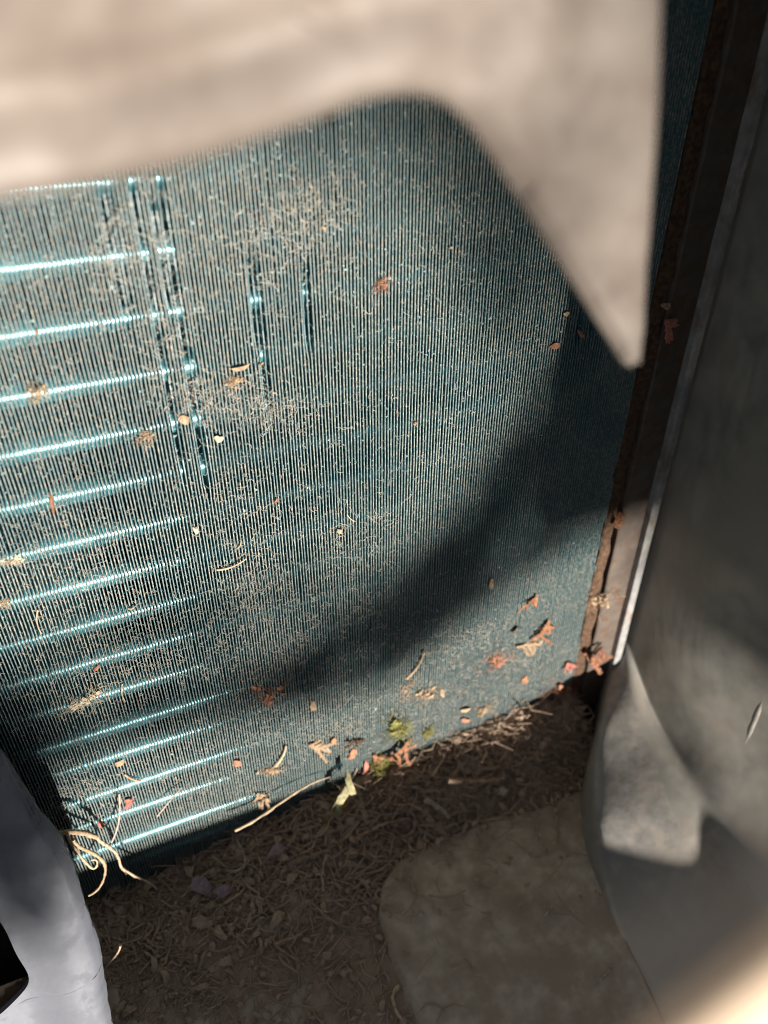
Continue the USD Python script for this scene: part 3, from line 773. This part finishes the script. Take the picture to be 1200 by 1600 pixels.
obj('fibre_fluff', cat_mesh(fl), 'fluff', None, label='thin pale fibres and fluff matted across the fins of the coil', cat='fluff', kind='stuff', base=(0.08, -0.0004, 0.2))

# ------------------------------------------------------------------ single pieces of debris: kind, photo x, y, length, width, turn, material, name, label, category
bits = [
    ('clump', 58, 612, 34, 26, -40, 'tan', 'fibre_clump', 'ragged tan fibre clump near the left edge, above the fourth bright tube', 'fibre clump'),
    ('flake', 375, 573, 34, 9, -8, 'tan', 'bark_chip', 'long tan bark chip lying level across the bent fins', 'bark chip'),
    ('flake', 408, 568, 12, 5, -30, 'tan', 'bark_chip', 'small tan chip just right of the long level bark chip', 'bark chip'),
    ('clump', 365, 596, 28, 8, -20, 'tan', 'fibre_clump', 'thin tan fibre wisp just under the long level bark chip', 'fibre clump'),
    ('flake', 289, 655, 19, 14, 20, 'tan', 'leaf_flake', 'orange tan flake wedged on the bent fins left of centre', 'leaf flake'),
    ('flake', 341, 684, 17, 12, -10, 'cream', 'leaf_flake', 'roundish pale tan flake right of the bent fins', 'leaf flake'),
    ('clump', 228, 682, 22, 30, 60, 'tan', 'fibre_clump', 'brownish fibre clump left of the bent fins, below the orange tan flake', 'fibre clump'),
    ('clump', 597, 446, 22, 18, 20, 'rust', 'fibre_clump', 'fuzzy rust coloured tuft in the upper middle of the coil', 'fibre clump'),
    ('flake', 505, 357, 11, 8, 60, 'tan', 'leaf_flake', 'tan flake high on the coil below the notch of the front panel', 'leaf flake'),
    ('flake', 703, 387, 6, 5, 10, 'cream', 'seed', 'tiny cream seed left of the pointed tongue, the lower of two', 'seed'),
    ('flake', 683, 366, 5, 5, 10, 'tan', 'seed', 'tiny tan seed left of the pointed tongue, the upper of two', 'seed'),
    ('flake', 648, 660, 8, 6, 70, 'orange', 'seed', 'single small orange seed in the middle of the coil', 'seed'),
    ('flake', 431, 782, 12, 7, -60, 'rust', 'seed', 'dark orange seed left of centre, well above the pale curved splinter', 'seed'),
    ('flake', 530, 829, 13, 9, 30, 'tan', 'leaf_flake', 'tan three cornered flake near the middle of the coil', 'leaf flake'),
    ('straw', 548, 808, 14, 2, 35, 'cream', 'splinter', 'tiny pale sliver just above the three cornered flake', 'splinter'),
    ('straw', 361, 880, 50, 3, -25, 'straw', 'splinter', 'pale curved splinter left of centre on the coil', 'splinter'),
    ('straw', 373, 850, 12, 2, -75, 'straw', 'splinter', 'tiny straw sliver standing above the pale curved splinter', 'splinter'),
    ('flake', 766, 912, 19, 11, 75, 'tan', 'seed', 'tan winged seed in the shadow band right of centre', 'seed'),
    ('sprig', 830, 940, 38, 12, 125, 'orange', 'leaf_sprig', 'small orange sprig of scale leaves, upper one in the lit band on the right', 'leaf sprig'),
    ('sprig', 850, 985, 44, 14, 110, 'orange', 'leaf_sprig', 'bright orange sprig in the lit band, largest and curling at the right', 'leaf sprig'),
    ('sprig', 822, 1010, 40, 12, 5, 'tan', 'leaf_sprig', 'orange tan sprig lying level under the curling bright sprig', 'leaf sprig'),
    ('flake', 803, 982, 16, 9, -45, 'brown', 'leaf_flake', 'dark brown flake left of the curling bright sprig', 'leaf flake'),
    ('flake', 820, 1062, 14, 9, -30, 'orange', 'leaf_flake', 'orange flake alone below the orange sprigs', 'leaf flake'),
    ('clump', 775, 1032, 36, 16, 10, 'rust', 'fibre_clump', 'rust fuzz left of the level orange tan sprig', 'fibre clump'),
    ('clump', 873, 1078, 40, 22, 25, 'rust', 'fibre_clump', 'rust fluff at the coil end just above the litter', 'fibre clump'),
    ('sprig', 889, 1040, 18, 8, 60, 'pinkred', 'leaf_sprig', 'short pinkish sprig beside the seam at the coil end', 'leaf sprig'),
    ('flake', 691, 1082, 14, 7, 75, 'tan', 'seed', 'yellow tan seed in the lower lit band', 'seed'),
    ('flake', 728, 1107, 18, 8, 0, 'tan', 'leaf_flake', 'tan flake in the lower lit band, upper of a stacked pair', 'leaf flake'),
    ('flake', 727, 1124, 18, 8, 15, 'rust', 'leaf_flake', 'rusty flake in the lower lit band, lower of a stacked pair', 'leaf flake'),
    ('clump', 755, 1108, 26, 12, -10, 'tan', 'fibre_clump', 'tan fuzz right of the stacked pair of flakes', 'fibre clump'),
    ('clump', 665, 1085, 32, 16, 0, 'tan', 'fibre_clump', 'tan fuzz left of the yellow tan seed', 'fibre clump'),
    ('straw', 648, 1038, 52, 3, -60, 'straw', 'straw_stalk', 'thin straw leaning up right in the lower lit band', 'stalk'),
    ('clump', 634, 1075, 18, 34, 0, 'tan', 'fibre_clump', 'tan crumbs at the foot of the leaning straw', 'fibre clump'),
    ('moss', 620, 1134, 30, 18, 55, 'moss', 'moss_tuft', 'yellow green moss tuft on the lower coil', 'moss'),
    ('moss', 592, 1192, 24, 18, 70, 'moss', 'moss_tuft', 'dull green moss tuft at the top of the litter', 'moss'),
    ('moss', 668, 1143, 16, 8, -60, 'moss', 'moss_tuft', 'small faint moss strand right of the yellow green tuft', 'moss'),
    ('sprig', 553, 1158, 38, 14, 170, 'brown', 'leaf_sprig', 'dark brown curled sprig on the lower coil, middle of the frame', 'leaf sprig'),
    ('flake', 520, 1157, 14, 11, 80, 'orange', 'leaf_flake', 'bright orange scale left of the dark brown curled sprig', 'leaf flake'),
    ('flake', 550, 1178, 20, 9, -60, 'orange', 'leaf_flake', 'orange scale hanging under the dark brown curled sprig', 'leaf flake'),
    ('sprig', 500, 1167, 44, 14, 15, 'tan', 'leaf_sprig', 'orange tan sprig left of the dark brown curled sprig', 'leaf sprig'),
    ('sprig', 606, 1183, 60, 18, 10, 'orange', 'leaf_sprig', 'large orange sprig with finger like scales on top of the litter', 'leaf sprig'),
    ('flake', 633, 1166, 20, 6, 40, 'pinkred', 'leaf_flake', 'pink red sliver pointing up from the large orange sprig', 'leaf flake'),
    ('flake', 568, 1201, 24, 9, -75, 'pinkred', 'leaf_flake', 'upright pink red scale between the sprigs above the litter', 'leaf flake'),
    ('straw', 435, 1182, 46, 4, -62, 'straw', 'straw_stalk', 'short bent straw standing on the lower coil', 'stalk'),
    ('clump', 425, 1202, 34, 10, 0, 'tan', 'fibre_clump', 'tan fluff at the foot of the short bent straw', 'fibre clump'),
    ('flake', 370, 1192, 16, 11, -10, 'rust', 'leaf_flake', 'faint rusty flake left of the short bent straw', 'leaf flake'),
    ('sprig', 408, 1246, 24, 10, 40, 'tan', 'leaf_sprig', 'curled fawn sprig just above the litter left of the long stalk', 'leaf sprig'),
    ('flake', 488, 1102, 16, 10, 80, 'tan', 'leaf_flake', 'tan flake above the orange tan sprig, in the edge of the shadow', 'leaf flake'),
    ('clump', 420, 1085, 54, 34, -20, 'rust', 'fibre_clump', 'wide rusty fibre mat in the shadow band on the lower coil', 'fibre clump'),
    ('flake', 187, 1190, 22, 10, -25, 'tan', 'leaf_flake', 'tan leaf flake on the lowest bright tubes at the lower left', 'leaf flake'),
    ('sprig', 203, 1250, 20, 8, 15, 'pinkred', 'leaf_sprig', 'pinkish forked sprig below the lowest bright tube', 'leaf sprig'),
    ('flake', 158, 1287, 12, 10, 40, 'pinkred', 'seed', 'pinkish round seed above the branched rootlet', 'seed'),
    ('straw', 207, 1213, 26, 3, 15, 'tan', 'splinter', 'tan splinter between the two lowest bright tubes', 'splinter'),
    ('flake', 150, 1042, 16, 6, -45, 'orange', 'leaf_flake', 'orange sliver of leaf in the dim band at the left', 'leaf flake'),
    ('flake', 81, 785, 32, 8, 78, 'rust', 'leaf_flake', 'long reddish sliver caught between fins near the left edge', 'leaf flake'),
    ('flake', 57, 518, 13, 9, 70, 'orange', 'leaf_flake', 'small orange flake near the left edge, below the third bright tube', 'leaf flake'),
    ('straw', 62, 970, 34, 3, 80, 'straw', 'splinter', 'straw sliver standing between fins at the left edge', 'splinter'),
    ('straw', 193, 1080, 24, 3, 82, 'straw', 'splinter', 'upright tan sliver above the lower bright tubes', 'splinter'),
    ('straw', 205, 948, 10, 3, -35, 'straw', 'splinter', 'tiny straw sliver left of the shadow band, below the bright tubes', 'splinter'),
    ('clump', 7, 942, 18, 14, 0, 'tan', 'fibre_clump', 'tan tuft at the very left edge of the coil', 'fibre clump'),
    ('clump', 22, 873, 36, 8, -10, 'cream', 'fibre_clump', 'cream fibre strand at the left edge above the tan tuft', 'fibre clump'),
    ('flake', 305, 828, 13, 9, 60, 'cream', 'leaf_flake', 'small cream flake on a faint tube, above left of the curved splinter', 'leaf flake'),
    ('clump', 135, 1090, 70, 10, -25, 'cream', 'fibre_clump', 'long pale fibre wisp in the dim band at the lower left', 'fibre clump'),
    ('flake', 884, 489, 12, 10, 20, 'tan', 'seed', 'round brown seed in the shade beside the tongue, upper one', 'seed'),
    ('flake', 867, 539, 17, 13, 0, 'rust', 'seed', 'round rusty seed in the shade beside the tongue, lower one', 'seed'),
    ('flake', 906, 522, 16, 7, 60, 'pinkred', 'leaf_flake', 'reddish flake in the shade just left of the tongue tip', 'leaf flake'),
]
for i, (kind, x, y, L, w, deg, mat, name, label, cat) in enumerate(bits):
    if kind in ('flake', 'sprig'):
        L, w = L * 0.86, w * 0.86
    c_, s_ = math.cos(math.radians(deg)), -math.sin(math.radians(deg)) * -1
    p = at(x, y, 1, -0.0005)
    e0, e1 = at(x - c_ * L / 2, y - s_ * L / 2, 1, -0.0005), at(x + c_ * L / 2, y + s_ * L / 2, 1, -0.0005)
    k0, k1 = at(x + s_ * w / 2, y - c_ * w / 2, 1, -0.0005), at(x - s_ * w / 2, y + c_ * w / 2, 1, -0.0005)
    Lm, wm = np.linalg.norm(e1 - e0), np.linalg.norm(k1 - k0)
    u = (e1 - e0) / Lm; n = A([0, -1.0, 0])
    g = np.random.default_rng(1000 + i)
    if kind == 'flake':
        me = flake(p, Lm, wm, u, n + 0.25 * g.normal(size=3), 500 + i, th=0.0004, bend=0.12, k=11)
    elif kind == 'clump':
        me = tangle(p, Lm, n, 500 + i, count=46, aspect=(1, max(0.25, wm / Lm)), u=u)
    elif kind == 'moss':
        me = tangle(p, Lm, n, 500 + i, count=90, r=0.00013, aspect=(1, wm / Lm), u=u, depth=0.5)
    elif kind == 'sprig':
        me = sprig(e0 + n * 0.0008, Lm, u, n, 500 + i, arms=9, w=min(0.0012, max(0.0007, Lm * 0.07)))
    else:
        b_ = basis(n)[0] * Lm * 0.12 * g.normal()
        me = tube(curve([e0, p + (k1 - k0) / wm * Lm * 0.09 + n * 0.0010, e1 + n * 0.0014], 9), wm / 2 * np.linspace(1, 0.55, 9), 6)
    obj(name, me, mat, None, smooth=40 if kind in ('flake', 'straw') else False, label=label, cat=cat, base=p)

# on the end plate and the ramp
for (x, y, yy, L, deg, mat, name, label, cat, kind) in [
        (940, 1034, -0.0080, 40, -78, 'rust', 'leaf_sprig', 'rusty orange sprig standing against the bright lip of the coil end', 'leaf sprig', 'sprig'),
        (966, 812, -0.0030, 26, -60, 'orange', 'leaf_sprig', 'orange red sprig high on the seam of the coil end', 'leaf sprig', 'sprig'),
        (1046, 508, -0.0030, 24, 45, 'pinkred', 'leaf_sprig', 'dim reddish sprig on the shaded end plate right of the tongue tip', 'leaf sprig', 'sprig'),
        (1040, 478, -0.0030, 14, 0, 'tan', 'leaf_flake', 'small dim flake on the end plate above the reddish sprig', 'leaf flake', 'flake'),
        (936, 938, -0.0030, 26, 10, 'tan', 'fibre_clump', 'fuzzy tan clump on the seam of the coil end', 'fibre clump', 'clump'),
        (941, 1121, -0.0150, 22, -70, 'tan', 'leaf_flake', 'bright yellow tan flake on the crest where the ramp begins', 'leaf flake', 'flake')]:
    p = at(x, y, 1, yy)
    c_, s_ = math.cos(math.radians(deg)), math.sin(math.radians(deg))
    e1 = at(x + c_ * L, y + s_ * L, 1, yy); Lm = np.linalg.norm(e1 - p); u = (e1 - p) / Lm
    n = A([-0.2, -1.0, 0.2]); n /= np.linalg.norm(n); sd = int(x * 7 + y)
    if kind == 'sprig':
        me = sprig(p - u * Lm / 2, Lm, u, n, sd, arms=5, w=0.0017)
    elif kind == 'flake':
        me = flake(p, Lm, Lm * 0.5, u, n, sd, th=0.0006, k=11)
    else:
        me = tangle(p, Lm, n, sd, count=50, aspect=(1, 0.7), u=u)
    obj(name, me, mat, None, smooth=40 if kind == 'flake' else False, label=label, cat=cat, base=p)


def stalk(name, pts, r0, r1, mat, label, cat, n=20, sides=6, kinks=0.0, seed=0, parent=None):
    """A stalk through (photo x, y, depth in front of the coil) or free points."""
    q = curve([at(a_, b_, 1, -c_) for a_, b_, c_ in pts], n)
    g = np.random.default_rng(seed)
    q = q + g.normal(size=q.shape) * kinks
    return obj(name, tube(q, np.linspace(r0, r1, n) * (1 + 0.25 * g.normal(size=n).clip(-1, 1)), sides), mat, parent, smooth=60, label=label, cat=cat, base=None if parent else q[0])


stalk('straw_stalk', [(366, 1298, 0.012), (410, 1274, 0.010), (460, 1240, 0.007), (516, 1214, 0.004)], 0.0009, 0.0004, 'straw', 'long pale straw stalk leaning from the litter onto the coil', 'stalk', kinks=0.0001, seed=3)
t = thing('dried_sprig', at(530, 1250, 1, -0.012), 'pale yellow green dried sprig standing in front of the litter, with a red tip below', 'leaf sprig')
stalk('stem', [(512, 1302, 0.015), (520, 1262, 0.014), (538, 1232, 0.011), (546, 1212, 0.008)], 0.0005, 0.0003, 'palegreen', None, None, parent=t, seed=5)
for (x, y, L, w, deg, sd) in [(536, 1238, 44, 12, -58, 1), (528, 1262, 30, 9, -70, 2), (548, 1222, 26, 6, 70, 3)]:
    p = at(x, y, 1, -0.0125); e1 = at(x + L * math.cos(math.radians(deg)), y + L * math.sin(math.radians(deg)), 1, -0.0115); Lm = np.linalg.norm(e1 - p)
    obj('leaf', flake(p, Lm, Lm * w / L, (e1 - p) / Lm, A([-0.4, -1, 0.3]), sd, th=0.0003, bend=0.25, k=12), 'palegreen', t, smooth=40)
p = at(515, 1285, 1, -0.0150); e1 = at(519, 1260, 1, -0.0145)
obj('red_tip', sprig(p, np.linalg.norm(e1 - p), e1 - p, A([0, -1, 0.3]), 8, arms=3, w=0.0011), 'orange', t)

# branched rootlet at the lower left
t = thing('rootlet', at(110, 1305, 1, -0.014), 'pale branched rootlet hooked over the grey bracket edge, its looping arms over the pan', 'rootlet')
stalk('bark', [(90, 1304, 0.016), (112, 1300, 0.017), (132, 1302, 0.016), (150, 1308, 0.014)], 0.0014, 0.0010, 'tan', None, None, parent=t, seed=11, kinks=0.0001)
stalk('arm', [(150, 1308, 0.014), (168, 1322, 0.013), (184, 1338, 0.012), (192, 1358, 0.012), (205, 1366, 0.013), (226, 1376, 0.014), (246, 1390, 0.016)], 0.0009, 0.00045, 'straw', None, None, n=30, parent=t, seed=12, kinks=0.0001)
stalk('arm', [(106, 1304, 0.015), (114, 1322, 0.016), (124, 1336, 0.017), (136, 1350, 0.018), (147, 1357, 0.019), (152, 1348, 0.019), (142, 1344, 0.019)], 0.0008, 0.0005, 'straw', None, None, n=30, parent=t, seed=13)
stalk('arm', [(114, 1312, 0.016), (130, 1326, 0.017), (150, 1336, 0.018), (163, 1350, 0.019), (163, 1370, 0.020), (154, 1388, 0.021), (138, 1400, 0.022)], 0.0010, 0.0005, 'tan', None, None, n=30, parent=t, seed=14)
stalk('arm', [(192, 1358, 0.012), (196, 1364, 0.013), (198, 1366, 0.014)], 0.0004, 0.0002, 'straw', None, None, n=8, parent=t, seed=15)
stalk('twig', [(186, 1240, 0.004), (187, 1262, 0.006), (184, 1290, 0.008), (172, 1320, 0.010)], 0.0005, 0.0004, 'twig_grey', 'thin bent twig standing right of the rootlet', 'twig', seed=16)
stalk('twig', [(284, 1230, 0.003), (268, 1248, 0.005), (245, 1276, 0.008)], 0.0004, 0.0004, 'twig_grey', 'straight thin twig leaning on the coil in the dark above the litter', 'twig', seed=17)
stalk('straw_stalk', [(188, 1477, 0.045), (180, 1494, 0.046), (168, 1508, 0.047), (156, 1526, 0.048)], 0.0007, 0.0003, 'straw', 'pale straw hooked on the lower edge of the grey bracket', 'stalk', seed=18)


def lying(name, pts, r0, r1, mat, label, cat, seed=0, n=18, lift=0.0):
    q = []
    for (x, y) in pts:
        p = at(x, y, 2, 0.004)
        z = max(float(heap(p[0], p[1])), HP if P0.contains(Point(p[0], p[1])) else 0) + lift + r0
        q.append(at(x, y, 2, z))
    q = curve(q, n); g = np.random.default_rng(seed); q = q + g.normal(size=q.shape) * 0.00015
    q[:, 1] = np.minimum(q[:, 1], -0.001)
    r0, r1 = r0 * 1.35, r1 * 1.35
    obj(name, tube(q, np.linspace(r0, r1, n) * (1 + 0.2 * g.normal(size=n).clip(-1, 1)), 6), mat, None, smooth=60, label=label, cat=cat, base=q[0])


k_ = [([(556, 1312), (590, 1292), (640, 1278)], 0.0008, 0.0006, 'twig', 'brown twig sloping up at the upper left corner of the raised pressing', 'twig'),
      ([(666, 1250), (685, 1262), (702, 1277)], 0.0012, 0.0010, 'twig_grey', 'stout greyish twig pointing down at the middle of the litter heap', 'twig'),
      ([(700, 1219), (745, 1222), (788, 1216)], 0.0011, 0.0009, 'twig', 'level brown twig on top of the heap behind the raised pressing', 'twig'),
      ([(640, 1268), (648, 1282), (645, 1298), (628, 1308), (606, 1306)], 0.0007, 0.0004, 'twig', 'hooked brown twig at the corner of the raised pressing', 'twig'),
      ([(380, 1290), (376, 1325), (382, 1352), (366, 1362), (352, 1358)], 0.0007, 0.0004, 'twig_grey', 'grey curved twig below the foot of the long straw stalk', 'twig'),
      ([(511, 1336), (504, 1360), (506, 1392)], 0.0006, 0.0004, 'twig_grey', 'thin grey arched twig, the left one of a standing pair in the litter', 'twig'),
      ([(520, 1336), (524, 1354), (531, 1372)], 0.0006, 0.0004, 'twig', 'thin brown arched twig, the right one of a standing pair in the litter', 'twig'),
      ([(408, 1348), (404, 1400), (406, 1440)], 0.0006, 0.0004, 'twig', 'long thin upright brown twig left of the grey arched twig', 'twig'),
      ([(538, 1376), (560, 1374), (574, 1388), (580, 1404)], 0.0007, 0.0005, 'twig', 'arched brown twig left of the raised pressing', 'twig'),
      ([(430, 1476), (448, 1470), (470, 1460), (486, 1446)], 0.0009, 0.0006, 'twig', 'forked looking brown twig low in the left litter', 'twig'),
      ([(424, 1464), (436, 1482), (456, 1496), (478, 1510)], 0.0007, 0.0005, 'twig', 'brown twig crossing below the forked looking one', 'twig'),
      ([(581, 1465), (588, 1500), (594, 1535), (604, 1570)], 0.0004, 0.0003, 'twig', 'thin straight twig along the left side of the raised pressing', 'twig'),
      ([(624, 1540), (614, 1560), (622, 1585), (636, 1605)], 0.0008, 0.0006, 'straw', 'curved tan stalk at the bottom edge beside the raised pressing', 'stalk'),
      ([(838, 1288), (846, 1310), (853, 1334)], 0.0006, 0.0004, 'twig_grey', 'pale thin twig at the right side of the raised pressing', 'twig'),
      ([(870, 1240), (868, 1280), (872, 1316)], 0.0006, 0.0004, 'twig', 'brown upright twig right of the pale thin one', 'twig'),
      ([(634, 1350), (642, 1368), (645, 1384), (642, 1440)], 0.00035, 0.00025, 'twig_grey', 'hair thin pale fibre lying on the raised pressing', 'fibre'),
      ([(210, 1403), (240, 1401), (268, 1408)], 0.0007, 0.0004, 'twig', 'level brown twig on the pan right of the bracket', 'twig'),
      ([(160, 1430), (195, 1433), (230, 1424)], 0.0006, 0.0004, 'twig', 'faint level twig beside the bracket edge, below the other level one', 'twig'),
      ([(164, 1464), (180, 1466), (190, 1469)], 0.0005, 0.0004, 'twig_grey', 'short grey twig touching the bracket edge', 'twig'),
      ([(252, 1352), (258, 1336), (262, 1322)], 0.0006, 0.0004, 'twig_grey', 'short dim twig standing in the dark left end of the litter', 'twig'),
      ([(958, 1508), (945, 1525), (924, 1545)], 0.0004, 0.0003, 'twig_grey', 'pale blurred sliver on the pan at the lower right', 'twig')]
for i, (pts, r0, r1, mat, label, cat) in enumerate(k_):
    lying('twig' if cat == 'twig' else cat, pts, r0, r1, mat, label, cat, seed=60 + i, lift=0.0012)
for (x, y, L, w, deg, mat, name, label, cat) in [(315, 1388, 42, 22, 20, 'purple', 'dried_petal', 'purplish dried petal, the left one in the left litter', 'petal'), (350, 1394, 36, 16, -10, 'purple', 'dried_petal', 'purplish dried petal, the right one in the left litter', 'petal'),
                                               (430, 1330, 34, 14, -30, 'purple', 'dried_petal', 'purplish dried petal high in the left litter', 'petal'), (180, 1390, 24, 12, -20, 'tan', 'leaf_flake', 'curled tan leaf flake on the pan beside the bracket', 'leaf flake'),
                                               (255, 1370, 24, 10, -25, 'twig', 'leaf_flake', 'dim brown flake right of the curled tan one', 'leaf flake'), (783, 1238, 24, 16, 10, 'twig_grey', 'pebble', 'roundish brown pebble on the heap behind the raised pressing', 'pebble'),
                                               (857, 1425, 22, 7, -60, 'twig_grey', 'bark_chip', 'small greyish chip standing on the right of the raised pressing', 'bark chip'), (545, 1525, 40, 14, 10, 'twig', 'bark_chip', 'flat brown chip low in the left litter', 'bark chip')]:
    p = at(x, y, 2, 0.004); z = max(float(heap(p[0], p[1])), HP if P0.contains(Point(p[0], p[1])) else 0) + 0.002
    p = at(x, y, 2, z); e1 = at(x + L * math.cos(math.radians(deg)), y + L * math.sin(math.radians(deg)), 2, z); Lm = np.linalg.norm(e1 - p)
    obj(name, flake(p, Lm, Lm * w / L, e1 - p, A([0.1, -0.4, 1]), int(x), th=0.0016 if name == 'pebble' else 0.0005, bend=0.05 if name == 'pebble' else 0.22, k=12), mat, None, smooth=50, label=label, cat=cat, base=p)
